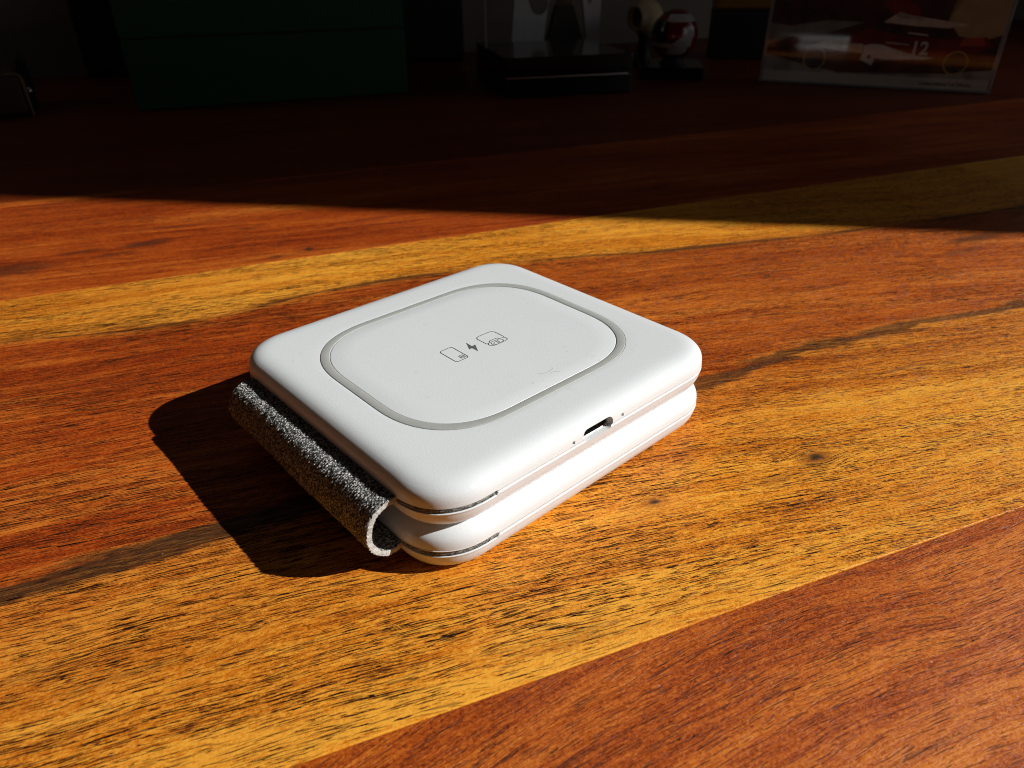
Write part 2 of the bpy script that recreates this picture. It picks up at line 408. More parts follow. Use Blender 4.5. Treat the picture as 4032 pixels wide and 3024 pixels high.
# ------------------------------------------------------------------ charger geometry (mm)
A, B, R, E = 42.5, 45.845, 13.42, 2.242
HS, ZS, RT, RB = 10.643, 5.796, 5.61, 3.26
Z0 = (0.335, 11.343)
RA, RBB, RR, RE, RW = 29.73, 35.10, 22.12, 2.40, 2.06
NC, NX, NY = 26, 120, 150
def outline(a, b, r, e):
    r = max(r, 0.02)
    tt = np.linspace(0, np.pi / 2, NC)
    cx, sy = np.cos(tt) ** (2 / e), np.sin(tt) ** (2 / e)
    q = np.stack([a - r + r * cx, b - r + r * sy], 1)                 # (a, b-r) -> (a-r, b)
    segs = [q]
    def straight(p0, p1, n): return p0 + (p1 - p0) * (np.arange(1, n) / n)[:, None]
    c1 = q; c2 = q[::-1] * [-1, 1]; c3 = q * [-1, -1]; c4 = q[::-1] * [1, -1]
    out = [c1, straight(c1[-1], c2[0], NX), c2, straight(c2[-1], c3[0], NY), c3, straight(c3[-1], c4[0], NX), c4, straight(c4[-1], c1[0], NY)]
    return np.concatenate(out)
def body(i): return outline(A - i, B - i, R - i, E)
def loft(name, rings, mat, parent, cap0=False, cap1=False):
    N = len(rings[0]); V = np.concatenate(rings) * mm; F = []
    for k in range(len(rings) - 1):
        a = k * N
        for i in range(N):
            j = (i + 1) % N; F.append((a + i, a + j, a + N + j, a + N + i))
    if cap0: F.append(tuple(range(N))[::-1])
    if cap1: F.append(tuple(range((len(rings) - 1) * N, len(rings) * N)))
    return mesh(name, V, F, mat, parent)
SLOT_Y = -29.9
def smooth_poly(P, n=4):
    out = []
    for i in range(len(P) - 1):
        p0, p1, p2, p3 = P[max(i - 1, 0)], P[i], P[i + 1], P[min(i + 2, len(P) - 1)]
        for k in range(n):
            t = k / n
            out.append(tuple(0.5 * ((2 * p1[c]) + (-p0[c] + p2[c]) * t + (2 * p0[c] - 5 * p1[c] + 4 * p2[c] - p3[c]) * t * t + (-p0[c] + 3 * p1[c] - 3 * p2[c] + p3[c]) * t ** 3) for c in range(len(p1))))
    out.append(P[-1]); return out
def ring3(xy, z, dz=0.0):
    zz = np.full(len(xy), z, float)
    s = np.clip((SLOT_Y - xy[:, 1]) / 0.35, 0, 1); zz = zz + dz * s
    return np.concatenate([xy, zz[:, None]], 1)

charger = thing('folding_charger', 'white folding wireless charger with a grey ring and icons lying closed on the planks', 'charger')
SEAM = 5.36
def make_shells(z0, top):
    rings = []
    for i, z, dz in ((4.0, SEAM + .10, .62), (0.30, SEAM + .10, .62), (0.10, SEAM + .13, .62), (0.03, SEAM + .24, .60), (0.005, SEAM + .45, .46), (0.0, ZS + .02, .16)):
        rings.append(ring3(body(i), z0 + z, dz))
    prf = [(0.0, 5.9), (0.03, 6.5), (0.10, 7.2), (0.26, 7.9), (0.55, 8.55), (1.0, 9.12), (1.6, 9.62), (2.5, 10.10), (3.7, 10.43), (5.3, 10.60), (7.6, HS)]
    for i, z in smooth_poly(prf, 4)[1:]:
        rings.append(ring3(body(i), z0 + z))
    zt = z0 + HS
    if top:
        bo = body(7.6); ro = outline(RA + .11, RBB + .11, RR + .1, RE)
        for f in (0.35, 0.7, 0.97): rings.append(ring3(bo + (ro - bo) * f, zt))
        rings.append(ring3(outline(RA + .12, RBB + .12, RR + .1, RE), zt - .02)); rings.append(ring3(outline(RA + .09, RBB + .09, RR + .1, RE), zt - .09))
        rings.append(ring3(outline(RA + .08, RBB + .08, RR + .1, RE), zt - .9))
        ri = outline(RA - RW - .10, RBB - RW - .10, RR - RW * .8, RE)
        rings.append(ring3(ri, zt - .9))
        ts = loft('upper_shell', rings, WHITE, charger)
        pr = [ring3(outline(RA - RW - d, RBB - RW - d, RR - RW * .8, RE), zt + h) for d, h in ((.06, -.9), (.06, -.10), (.10, -.03), (.22, .0))]
        base = outline(RA - RW - .22, RBB - RW - .22, RR - RW * .8, RE)
        for f in (0.85, 0.6, 0.3, 0.05): pr.append(ring3(base * f, zt))
        loft('charging_panel', pr, WHITE, charger, cap1=True)
        rg = []
        for d, h in ((.0, -.9), (.0, -.06), (.05, .03), (.20, .08), (1.1, .10), (1.84, .08), (2.01, .03), (2.06, -.06), (2.06, -.9)):
            rg.append(ring3(outline(RA - d, RBB - d, RR - d * .8, RE), zt + h))
        loft('rubber_ring', rg, RUBBER, charger)
    else:
        ts = loft('upper_shell', rings, WHITE, charger, cap1=True)
    rings = [ring3(body(RB + 8), z0)]
    for s in np.linspace(np.pi / 2, 0.16, 18):
        rings.append(ring3(body(RB * (1 - np.cos(s))), z0 + ZS - ZS * np.sin(s), 0))
    rings = [r for r in rings if r[0, 2] < z0 + SEAM - .75]
    for i, z, dz in ((-.02, SEAM - .62, -.12), (-.05, SEAM - .32, -.40), (-.04, SEAM - .19, -.50), (.03, SEAM - .10, -.52), (.16, SEAM - .05, -.52), (4.0, SEAM - .05, -.52)):
        rings.append(ring3(body(i), z0 + z, dz))
    ls = loft('lower_shell', rings, WHITE, charger, cap0=True)
    return ts, ls
lo_t, lo_l = make_shells(Z0[0], False)
up_t, up_l = make_shells(Z0[1], True)

# USB opening and pin holes are cut into the upper pad
def stadium(cy, cz, hw, hh, n=14):
    pts = []
    r = hh
    for k in range(n + 1):
        a = -math.pi / 2 + math.pi * k / n; pts.append((cy + hw - r + r * math.cos(a), cz + r * math.sin(a)))
    for k in range(n + 1):
        a = math.pi / 2 + math.pi * k / n; pts.append((cy - hw + r + r * math.cos(a), cz + r * math.sin(a)))
    return pts
def xprism_bm(bm, pts, x0, x1):
    n = len(pts)
    a = [bm.verts.new((x0 * mm, y * mm, z * mm)) for y, z in pts]; b = [bm.verts.new((x1 * mm, y * mm, z * mm)) for y, z in pts]
    bm.faces.new(a); bm.faces.new(b[::-1])
    for i in range(n):
        j = (i + 1) % n; bm.faces.new((a[i], b[i], b[j], a[j]))
UY, UZ, UW, UH = -0.75, 17.75, 4.85, 1.55
def cut(o, makers):
    bm = bmesh.new()
    for f in makers: f(bm)
    bmesh.ops.recalc_face_normals(bm, faces=bm.faces)
    me = bpy.data.meshes.new('cut'); bm.to_mesh(me); bm.free()
    c = bpy.data.objects.new('cut', me); C.objects.link(c)
    md = o.modifiers.new('b', 'BOOLEAN'); md.object = c; md.operation = 'DIFFERENCE'; md.solver = 'EXACT'
    dg = bpy.context.evaluated_depsgraph_get(); dg.update()
    nm = bpy.data.meshes.new_from_object(o.evaluated_get(dg)); o.modifiers.clear(); o.data = nm
    bpy.data.objects.remove(c)
def solidify(o):                       # closed copies so the boolean has an inside
    bm = bmesh.new(); bm.from_mesh(o.data)
    be = [e for e in bm.edges if e.is_boundary]
    bmesh.ops.holes_fill(bm, edges=be, sides=0)
    bmesh.ops.recalc_face_normals(bm, faces=bm.faces)
    bm.to_mesh(o.data); bm.free()
solidify(up_t); solidify(up_l)
prt = lambda bm: xprism_bm(bm, stadium(UY, UZ, UW, UH), 38.0, 46.0)
ph = lambda y: (lambda bm: xprism_bm(bm, [(y - .42, 17.45), (y + .42, 17.45), (y + .42, 18.15), (y, 18.4), (y - .42, 18.15)], 41.4, 46.0))
cut(up_t, [prt, ph(-8.5), ph(7.3)])
cut(up_l, [prt])
for o in (up_t, up_l):
    o.data.polygons.foreach_set('use_smooth', [True] * len(o.data.polygons))
    o.data.set_sharp_from_angle(angle=math.radians(38))
# socket: metal sleeve, black tongue
bm = bmesh.new()
oo, ii = stadium(UY, UZ, 4.7, 1.48), stadium(UY, UZ, 4.45, 1.25); n = len(oo)
xs = (40.9, 36.5)
V = [[bm.verts.new((x * mm, y * mm, z * mm)) for y, z in L] for x in xs for L in (oo, ii)]
for i in range(n):
    j = (i + 1) % n
    bm.faces.new((V[0][i], V[0][j], V[1][j], V[1][i])); bm.faces.new((V[1][i], V[1][j], V[3][j], V[3][i])); bm.faces.new((V[0][j], V[0][i], V[2][i], V[2][j]))
bm.faces.new(V[3])
port = from_bm('usb_port', bm, METAL, charger)
bm = bmesh.new(); bbox_bm(bm, 36.8 * mm, 40.6 * mm, (UY - 3.3) * mm, (UY + 3.3) * mm, (UZ - .35) * mm, (UZ + .35) * mm, .1 * mm)
from_bm('contact_tongue', bm, BLACKP, port)
bm = bmesh.new(); bbox_bm(bm, 36.55 * mm, 36.7 * mm, (UY - 4.3) * mm, (UY + 4.3) * mm, (UZ - 1.2) * mm, (UZ + 1.2) * mm)
from_bm('port_back', bm, BLACKP, port)

# printed icons on the panel
ZT = Z0[1] + HS
def ribbon(bm, pts, wdt, closed=False, z=ZT + 0.03):
    P = [Vector((x, y)) for x, y in pts]; n = len(P)
    L, Rr = [], []
    for i in range(n):
        if closed: a, b = P[(i - 1) % n], P[(i + 1) % n]
        else: a, b = P[max(i - 1, 0)], P[min(i + 1, n - 1)]
        d = (b - a).normalized(); nn = Vector((-d.y, d.x)) * wdt / 2
        L.append(bm.verts.new(((P[i].x + nn.x) * mm, (P[i].y + nn.y) * mm, z * mm))); Rr.append(bm.verts.new(((P[i].x - nn.x) * mm, (P[i].y - nn.y) * mm, z * mm)))
    for i in range(n if closed else n - 1):
        j = (i + 1) % n; bm.faces.new((L[i], Rr[i], Rr[j], L[j]))
def rr2(x0, x1, y0, y1, r, n=5):
    o = []
    for cx, cy, a0 in ((x1 - r, y1 - r, 0), (x0 + r, y1 - r, 90), (x0 + r, y0 + r, 180), (x1 - r, y0 + r, 270)):
        for k in range(n + 1):
            a = math.radians(a0 + 90 * k / n); o.append((cx + r * math.cos(a), cy + r * math.sin(a)))
    return o
LW = 0.20
bm = bmesh.new()
ribbon(bm, rr2(-2.75, 4.2, -9.35, -5.5, 0.75), LW, True); ribbon(bm, rr2(2.15, 3.65, -7.22, -6.0, 0.4), LW * .9, True)
ribbon(bm, [(2.77, -7.1), (2.85, -6.6), (2.45, -6.25)], LW * .8); ribbon(bm, [(3.4, -7.1), (2.95, -6.6), (3.3, -6.25)], LW * .8)
from_bm('phone_icon', bm, INK, charger)
bolt = [(-1.95, -1.39), (0.13, -1.47), (0.41, -1.34), (0.47, -1.01), (0.33, -0.28), (3.6, -2.08), (1.62, -2.06), (1.33, -2.15), (1.28, -2.46), (1.35, -3.04)]
bm = bmesh.new(); bm.faces.new([bm.verts.new((x * mm, y * mm, (ZT + .03) * mm)) for x, y in bolt])
bmesh.ops.triangulate(bm, faces=bm.faces)
from_bm('bolt_icon', bm, simple('grey_ink_fill', (0.105, 0.12, 0.122), 0.6, 0.05, 2000), charger)
bm = bmesh.new()
for L, wd in (([(2.13, 7.81), (1.79, 7.82), (0.6, 7.82), (-0.62, 7.82), (-1.46, 7.75), (-2.1, 7.4), (-2.4, 6.8), (-2.45, 5.0), (-2.43, 3.31), (-2.3, 2.6), (-1.9, 2.12), (-1.3, 1.9), (0.4, 1.92), (1.99, 1.94), (2.19, 2.06), (2.21, 2.7)], LW),
              ([(2.16, 3.23), (1.75, 3.23), (1.43, 3.47), (1.36, 3.9), (1.4, 5.0), (1.46, 5.9), (1.62, 6.16), (2.19, 6.19)], LW),
              ([(2.15, 2.46), (2.45, 2.21), (3.04, 2.1), (3.54, 2.3), (3.99, 2.97), (4.03, 4.1), (4.05, 5.3), (4.0, 6.5), (3.8, 7.4), (3.26, 7.75), (2.6, 7.6), (2.28, 7.15), (2.19, 6.09), (2.15, 5.0), (2.12, 3.84), (2.08, 2.95), (2.15, 2.46)], LW),
              ([(2.37, 3.23), (2.93, 2.94), (3.67, 3.06), (3.98, 3.69)], LW * .85), ([(2.45, 5.2), (3.38, 5.1), (3.9, 4.95)], LW * .85), ([(2.35, 4.6), (3.18, 4.64), (3.9, 4.5)], LW * .85),
              ([(2.79, 6.15), (2.78, 6.45), (3.35, 6.52), (3.76, 6.06), (3.74, 5.59)], LW * .85), ([(3.2, 3.2), (3.15, 3.8), (2.8, 3.95)], LW * .85)):
    ribbon(bm, smooth_poly(L, 3), wd)
from_bm('earbud_case_icon', bm, INK, charger)

# dust and two tiny hairs lying on the top
bm = bmesh.new(); q = np.random.default_rng(12)
for (x, y, a, l, k) in ((21.5, 1.2, .5, 3.2, .8), (23.6, 3.4, 2.2, 2.4, -1.0), (22.3, 4.2, 1.1, 1.7, .9), (24.2, -2.6, 2.8, 1.0, .3), (17.5, -4.5, .3, 1.1, .4), (18.8, 13.5, 1.9, .8, .5), (27.4, 16.3, 2.4, .7, .2), (-9.0, -36.8, 1.4, 1.6, .8)):
    L = [(x + l * t * math.cos(a + k * t), y + l * t * math.sin(a + k * t)) for t in np.linspace(0, 1, 7)]
    ribbon(bm, L, 0.03, False, ZT + (0.03 if abs(y) < 33 else .0) + .02)
for k in range(26):
    x, y = q.uniform(-24, 30), q.uniform(-31, 31); sz = q.uniform(.05, .12)
    ribbon(bm, [(x, y), (x + sz, y + sz * .6)], sz, False, ZT + .035)
du_o = from_bm('dust', bm, simple('dust_grey', (0.17, 0.165, 0.15), 0.9, 0.2, 800), charger); du_o['kind'] = 'stuff'

# ------------------------------------------------------------------ fabric hinge
rng = np.random.default_rng(3)
path_far = [(-38, 16.70), (-43, 16.70), (-45.6, 16.65), (-47.2, 16.55), (-48.9, 16.25), (-50.2, 15.65), (-51.2, 14.5), (-52.0, 12.9), (-52.5, 11.0), (-52.1, 8.9), (-51.2, 6.9), (-49.6, 5.3), (-47.8, 4.8), (-46, 5.15), (-43, 5.62), (-38, 5.65)]
path_near = [(-38, 16.7), (-43, 16.7), (-45.6, 16.7), (-47.3, 16.75), (-48.9, 16.5), (-50.3, 15.9), (-51.5, 14.7), (-52.4, 12.8), (-52.8, 10.6), (-52.3, 8.2), (-51.1, 6.2), (-49.2, 4.9), (-47.4, 4.65), (-45.5, 5.15), (-43, 5.6), (-38, 5.65)]
ns = 170
def resample(path):
    P = np.array(smooth_poly(path, 14))
    d = np.r_[0, np.cumsum(np.linalg.norm(np.diff(P, axis=0), axis=1))]
    sv = np.linspace(0, d[-1], ns)
    P = np.stack([np.interp(sv, d, P[:, 0]), np.interp(sv, d, P[:, 1])], 1)
    T = np.gradient(P, axis=0); T /= np.linalg.norm(T, axis=1)[:, None]; Nn = np.stack([T[:, 1], -T[:, 0]], 1)
    if Nn[ns // 2, 0] > 0: Nn = -Nn
    return P, T, Nn, sv
Pf, Tf, Nf, sv = resample(path_far); P, T, Nn, sv = resample(path_near)
nx = 420; xv = np.linspace(-30.8, 30.8, nx)
th = 0.58
def knit(x, s, ph):
    col = x / 0.62
    k = np.floor(col); fx = col - k - .5
    st = s / 0.85 + 0.5 * (k % 2) + np.abs(fx) * 1.0
    h = np.cos(2 * np.pi * st) * .5 + .5
    prof = np.cos(np.pi * np.abs(fx) * 1.0)
    j = np.sin(k * 12.9898 + np.floor(st) * 78.233 + ph) * 43758.5453; j = j - np.floor(j)
    return (0.55 * prof + 0.45 * h) * (0.45 + 0.75 * j)
X, SS = np.meshgrid(xv, sv, indexing='ij')
wt = ((X + 30.8) / 61.6)[..., None] ** 1.5
PX = Pf[None] * (1 - wt) + P[None] * wt; NX_ = Nf[None] * (1 - wt) + Nn[None] * wt
wob = 0.22 * np.sin(X / 7.0 + 1.0) * np.exp(-((SS - sv[ns // 2]) / 6.0) ** 2)
rows = []
for sgn in (1, -1):
    h = (0.50 if sgn > 0 else 0.2) * knit(X, SS, sgn) - 0.12 + 0.03 * rng.standard_normal(X.shape)
    ef = np.clip((30.8 - np.abs(X)) / 0.5, 0, 1)
    off = sgn * (th * (0.88 + 0.12 * np.sqrt(ef)) + h * 0.9) + wob
    Y = PX[..., 0] + NX_[..., 0] * off; Z = PX[..., 1] + NX_[..., 1] * off
    rows.append(np.stack([X + 0.06 * rng.standard_normal(X.shape), Y, Z], -1))
V = np.concatenate([r.reshape(-1, 3) for r in rows]) * mm
F = []; off = nx * ns
for i in range(nx - 1):
    for j in range(ns - 1):
        a = i * ns + j; F.append((a, a + 1, a + ns + 1, a + ns)); F.append((off + a, off + a + ns, off + a + ns + 1, off + a + 1))
for j in range(ns - 1):
    F.append((j, off + j, off + j + 1, j + 1)); a = (nx - 1) * ns + j; F.append((a, a + 1, off + a + 1, off + a))
mi_ = [0] * (len(F) - 2 * (ns - 1)) + [1] * (2 * (ns - 1))
hinge = mesh('fabric_hinge', V, F, [FABRIC, CUT], charger, True, mi_)
hinge.data.set_sharp_from_angle(angle=math.radians(55))
# cut edges of the cloth lying in the seam of each pad
for z0, yend in ((Z0[0], -29.4), (Z0[1], -30.4)):
    o1 = body(.10); o1 = o1[o1[:, 1] < yend]
    o1 = o1[np.argsort(np.arctan2(o1[:, 0], -o1[:, 1] + 1e-9))]
    q = [o1[0]]
    for p_ in o1[1:]:
        if np.linalg.norm(p_ - q[-1]) > .16: q.append(p_)
    q = np.array(q); c = np.array([0.0, -20.0])
    tn = np.gradient(q, axis=0); tn /= np.linalg.norm(tn, axis=1)[:, None]; nn = np.stack([tn[:, 1], -tn[:, 0]], 1)
    if ((q - c) * nn).sum() < 0: nn = -nn
    prof = [(-3.0, .50), (-.5, .53), (-.12, .46), (.02, .26), (.05, 0), (.02, -.26), (-.12, -.46), (-.5, -.50), (-3.0, -.50)]
    Vr = []
    for dd, zz in prof:
        j = 0.06 * rng.standard_normal(len(q)) + 0.07 * np.sin(np.arange(len(q)) * 2.2 + zz * 7)
        j = j * .3
        xy = q + nn * (dd + j)[:, None] if dd > -1 else q + nn * dd
        Vr.append(np.concatenate([xy, (z0 + SEAM - .02 + zz + 0.012 * rng.standard_normal(len(q)))[:, None]], 1))
    V = np.concatenate(Vr) * mm; n = len(q); F = []
    for k in range(len(prof) - 1):
        for i in range(n - 1): F.append((k * n + i, k * n + i + 1, (k + 1) * n + i + 1, (k + 1) * n + i))
    F.append(tuple(k * n for k in range(len(prof)))); F.append(tuple(k * n + n - 1 for k in range(len(prof)))[::-1])
    mesh('fabric_edge', V, F, EDGE, charger)
# loose fibres on the cloth
V, F = [], []
for k in range(420):
    s_i = int(rng.uniform(0.20, 0.44) * ns); x = rng.uniform(-30.8, 30.8)
    if k % 5 == 0: x = 30.8 + rng.uniform(-.2, .1)
    wq = ((x + 30.8) / 61.6) ** 1.5 if x > -30.8 else 0.0
    b = np.array([x, *(Pf[s_i] * (1 - wq) + P[s_i] * wq + Nn[s_i] * (th + .05))])
    dr = np.array([rng.normal(0, .8), *(Nn[s_i] * 1.0 + T[s_i] * rng.normal(0, .8))]); dr /= np.linalg.norm(dr)
    ln = rng.uniform(.25, .75); pe1 = b + dr * ln * .5; pe2 = b + dr * ln + rng.normal(0, .15, 3)
    side = np.cross(dr, rng.normal(size=3)); side /= np.linalg.norm(side) + 1e-9; side *= .016
    i0 = len(V); V += [b - side, b + side, pe1 + side, pe1 - side, pe2]
    F += [(i0, i0 + 1, i0 + 2, i0 + 3), (i0 + 3, i0 + 2, i0 + 4)]
fz = mesh('fabric_fuzz', np.array(V) * mm, F, simple('fuzz_fibre', (0.36, 0.355, 0.34), 0.9, 0.1, 800), charger)
fz['kind'] = 'stuff'

# ------------------------------------------------------------------ things at the back of the table
GREEN = simple('green_cloth', (0.022, 0.095, 0.052), 0.85, 0.25, 1500, bump=0.3, spec=0.2)
BLK = simple('black_card', (0.008, 0.008, 0.009), 0.6, 0.2, 400)
GLOSS = simple('black_gloss', (0.006, 0.006, 0.007), 0.10, 0.1, 200, spec=0.7)
SILVER = simple('silver', (0.7, 0.7, 0.72), 0.25, 0.05, 500, metal=1.0)

def dirthing(name, label, cat, p0, p1, **k):            # local x runs p0 -> p1, local y away from the camera
    a = math.atan2(p1[1] - p0[1], p1[0] - p0[0])
    return thing(name, label, cat, (p0[0], p0[1], 0), a, **k), math.dist(p0, p1)
gb, L = dirthing('green_box', 'large dark green lidded box in the shade behind the charger', 'box', (-0.4962, 0.0781), (-0.4132, 0.2711))
box('box_base', 0, L, 0, 0.15, 0.0005, 0.0496, GREEN, gb, 0.0012)
box('lid', -0.0002, L + 0.0002, -0.0002, 0.1502, 0.0504, 0.105, GREEN, gb, 0.0012)
box('inner_lip', 0.002, L - 0.002, 0.002, 0.148, 0.0496, 0.0504, BLK, gb)

t, L = dirthing('upright_case', 'tall black upright case standing between the green box and the wall', 'case', (-0.6941, 0.1001), (-0.6389, 0.2483))
box('case_body', 0, L, 0, 0.02, 0.0005, 0.22, BLK, t, 0.002)
box('spine', -0.001, L * .06, -0.0008, 0.0208, 0.001, 0.219, BLK, t, 0.0004)

LEATHER = simple('brown_leather', (0.055, 0.026, 0.012), 0.55, 0.3, 500, bump=0.4)
TRIM = simple('pale_trim', (0.23, 0.17, 0.09), 0.6, 0.15, 500)
t, L = dirthing('leather_case', 'small brown leather case with a pale edge and silver stud at far left', 'case', (-0.5497, -0.0741), (-0.5368, 0.0170))
bm = bmesh.new(); bbox_bm(bm, 0, L - .0012, 0, 0.050, 0.0005, 0.0297, 0.004, 4); from_bm('case_body', bm, LEATHER, t, False)
prism('edge_trim', [(L - .0012, 0.0005), (L, 0.0005), (L, .026), (L - .0012, .0285), (L - .004, .0299), (L - .012, .0302), (L - .012, .0296), (L - .004, .0292), (L - .0022, .027)], -0.0006, 0.0012, TRIM, t)
box('flap', L - 0.001, L + 0.006, 0.030, 0.068, 0.0005, 0.0365, BLK, t, 0.002)
k = lathe('stud', [(0.0002, 0.004), (0.0016, 0.0037), (0.0024, 0.0026), (0.0026, 0.001), (0.002, 0)], SILVER, t, 20)
k.location = (L + .0002, 0.014, 0.0155); k.rotation_euler = (0, math.radians(90), 0)

db, L = dirthing('black_display_box', 'low glossy black two-layer box reflecting the pale ornament behind it', 'box', (-0.3360, 0.3107), (-0.2847, 0.4058))
box('lower_layer', 0, L, 0, 0.11, 0.0005, 0.0146, GLOSS, db, 0.0008)
box('upper_layer', 0, L, 0, 0.11, 0.0156, 0.0302, GLOSS, db, 0.0010)
box('seam_strip', 0.0020, L - 0.0020, 0.0020, 0.1080, 0.0146, 0.0156, SILVER, db)
box('corner_post', -0.0002, 0.0012, 0.070, 0.0716, 0.0302, 0.12, simple('clear_post', (0.35, 0.36, 0.37), 0.2, 0.05, 300), db, 0.0003)

PALE = simple('pale_ceramic', (0.60, 0.61, 0.62), 0.45, 0.06, 120)
BRN = simple('brown_wood', (0.13, 0.07, 0.035), 0.5, 0.3, 300)
orn, L = dirthing('ornament', 'pale upright ornament with dark oval openings behind the black display box', 'ornament', (-0.4690, 0.4366), (-0.4154, 0.5225))
def plate(name, outer, hole, y0, y1, m, parent):
    bm = bmesh.new(); n = len(outer)
    ring = []
    for y in (y0, y1):
        ring.append([bm.verts.new((x, y, z)) for x, z in outer]); ring.append([bm.verts.new((x, y, z)) for x, z in hole])
    for i in range(n):
        j = (i + 1) % n
        bm.faces.new((ring[0][i], ring[0][j], ring[1][j], ring[1][i])); bm.faces.new((ring[2][j], ring[2][i], ring[3][i], ring[3][j]))
        bm.faces.new((ring[0][j], ring[0][i], ring[2][i], ring[2][j])); bm.faces.new((ring[1][i], ring[1][j], ring[3][j], ring[3][i]))
    return from_bm(name, bm, m, parent)
def holed(cx, zc, hw, hh, x0a, x0b, x1a, x1b, z0, z1, n=32):
    hole = [(cx + hw * math.copysign(abs(math.cos(2 * math.pi * k / n)) ** .8, math.cos(2 * math.pi * k / n)), zc + hh * math.copysign(abs(math.sin(2 * math.pi * k / n)) ** .8, math.sin(2 * math.pi * k / n))) for k in range(n)]
    out = []
    for k in range(n):
        a = 2 * math.pi * k / n; c, s_ = math.cos(a), math.sin(a); f = 1 / max(abs(c), abs(s_)); x, z = c * f, s_ * f
        tz = (z + 1) / 2; xl = x0a + (x0b - x0a) * tz; xr = x1a + (x1b - x1a) * tz
        out.append((xl + (xr - xl) * (x + 1) / 2, z0 + (z1 - z0) * tz))
    return out, hole
o_, h_ = holed(0.030, 0.086, 0.013, 0.040, 0.000, 0.012, 0.032, 0.049, 0.0005, 0.135)
plate('pale_panel', o_, h_, 0, 0.006, PALE, orn)
o_, h_ = holed(0.082, 0.100, 0.0035, 0.045, 0.083, 0.064, 0.093, 0.095, 0.0005, 0.135)
plate('pale_panel', o_, h_, 0.001, 0.007, PALE, orn)
prism('post', [(0.0495, 0.05), (0.063, 0.05), (0.063, 0.135), (0.0495, 0.135)], -0.001, 0.008, BRN, orn)
prism('foot', [(0.033, 0.0005), (0.083, 0.0005), (0.0645, 0.0545), (0.048, 0.0545)], -0.0015, 0.0105, simple('dark_foot', (0.03, 0.022, 0.016), 0.5), orn)

t, L = dirthing('upright_case', 'tall black upright panel at the wall between the green box and the ornament', 'panel', (-0.5751, 0.3585), (-0.5340, 0.4298))
box('panel_body', 0, L, 0, 0.02, 0.0005, 0.2, BLK, t, 0.0015)
box('panel_edge', -0.0004, 0.003, -0.0006, 0.0206, 0.0008, 0.1996, simple('panel_grey', (0.02, 0.02, 0.022), 0.4), t, 0.0002)

CREAM = simple('cream_clay', (0.55, 0.43, 0.25), 0.6, 0.12, 90, bump=0.2)
t = thing('cream_pot', 'round cream pot with a dark mouth tipped on a dark stand', 'pot', (-0.3716, 0.5295, 0))
lathe('stand', [(0.0002, 0.0005), (0.012, 0.0005), (0.011, 0.004), (0.007, 0.012), (0.006, 0.026), (0.0085, 0.0305), (0.0002, 0.0308)], BLK, t, 28)
prof = [(0.0088, 0.0095), (0.0100, 0.0160), (0.0112, 0.0150)]
prof += [(0.0162 * math.sin(a), 0.0162 * math.cos(a)) for a in np.linspace(math.radians(48), math.pi - .02, 16)]
pot = lathe('pot_body', prof, CREAM, t, 36); pot.location = (0, 0, 0.0445)
tocam = Vector((CAM.x + .3716, CAM.y - .5295, 0.02)).normalized(); aim = (tocam * 0.62 - Vector((RIGHT.x, RIGHT.y, 0)) * 0.78 + Vector((0, 0, -0.02)))
pot.rotation_euler = aim.to_track_quat('Z', 'Y').to_euler()
mth = lathe('mouth', [(0.0099, 0.0158), (0.0092, 0.0100), (0.0002, 0.0098)], simple('pot_inside', (0.05, 0.032, 0.02), 0.8), t, 36); mth.location = pot.location; mth.rotation_euler = pot.rotation_euler

# helmet model
RP, WP, BP = simple('red_paint', (0.20, 0.010, 0.009), 0.18, 0.05, 200, coat=0.5), simple('white_paint', (0.52, 0.53, 0.54), 0.2, 0.04, 200, coat=0.5), simple('black_paint', (0.01, 0.01, 0.011), 0.2, 0.05, 200, coat=0.3)
hm, L = dirthing('model_helmet', 'miniature red, white and black racing helmet on a black plinth', 'helmet', (-0.3199, 0.4607), (-0.2763, 0.4984))
box('plinth', 0, L, 0, 0.056, 0.0005, 0.0105, GLOSS, hm, 0.001)
hc = Vector((L * .52, 0.026, 0.0350)); rx, ry, rz_ = 0.0205, 0.0195, 0.0212
nu, nv = 48, 28; V, F, MI = [], [], []
for j in range(nv + 1):
    ph_ = math.radians(90 - 160 * j / nv)
    for i in range(nu):
        a = 2 * math.pi * i / nu
        x = math.cos(ph_) * math.cos(a); y = math.cos(ph_) * math.sin(a); zz = math.sin(ph_)
        if zz < 0 and x < 0: x *= 1.06
        if zz < -.2: y *= 1 + .25 * (zz + .2)
        V.append((hc.x + rx * x, hc.y + ry * y, hc.z + rz_ * zz))
for j in range(nv):
    for i in range(nu):
        k2 = (i + 1) % nu; F.append((j * nu + i, (j + 1) * nu + i, (j + 1) * nu + k2, j * nu + k2))
        el = 90 - 160 * (j + .5) / nv; az = (math.degrees(2 * math.pi * (i + .5) / nu) + 180) % 360 - 180   # -90 faces the camera, 180 = face (left)
        front = abs(abs(az) - 180)
        m_ = 0
        if 32 < el < 54 and -118 < az < 0: m_ = 1
        if el < 20 and el > -46 and -62 - (20 - el) * .9 < az < -34 - (20 - el) * .35: m_ = 1
        if 54 <= el < 62 and -150 < az < -70: m_ = 2
        if el < -46: m_ = 2
        MI.append(m_)
mesh('shell', V, F, [RP, WP, BP], hm, True, MI)
V, F = [], []
for j in range(9):
    el = math.radians(34 - 46 * j / 8)
    for i in range(22):
        a = math.radians(115 + 132 * i / 21)
        V.append((hc.x + rx * 1.035 * math.cos(el) * math.cos(a), hc.y + ry * 1.035 * math.cos(el) * math.sin(a), hc.z + rz_ * 1.03 * math.sin(el)))
for j in range(8):
    for i in range(21): F.append((j * 22 + i, j * 22 + i + 1, (j + 1) * 22 + i + 1, (j + 1) * 22 + i))
vz = mesh('visor', V, F, BP, hm)
V, F = [], []
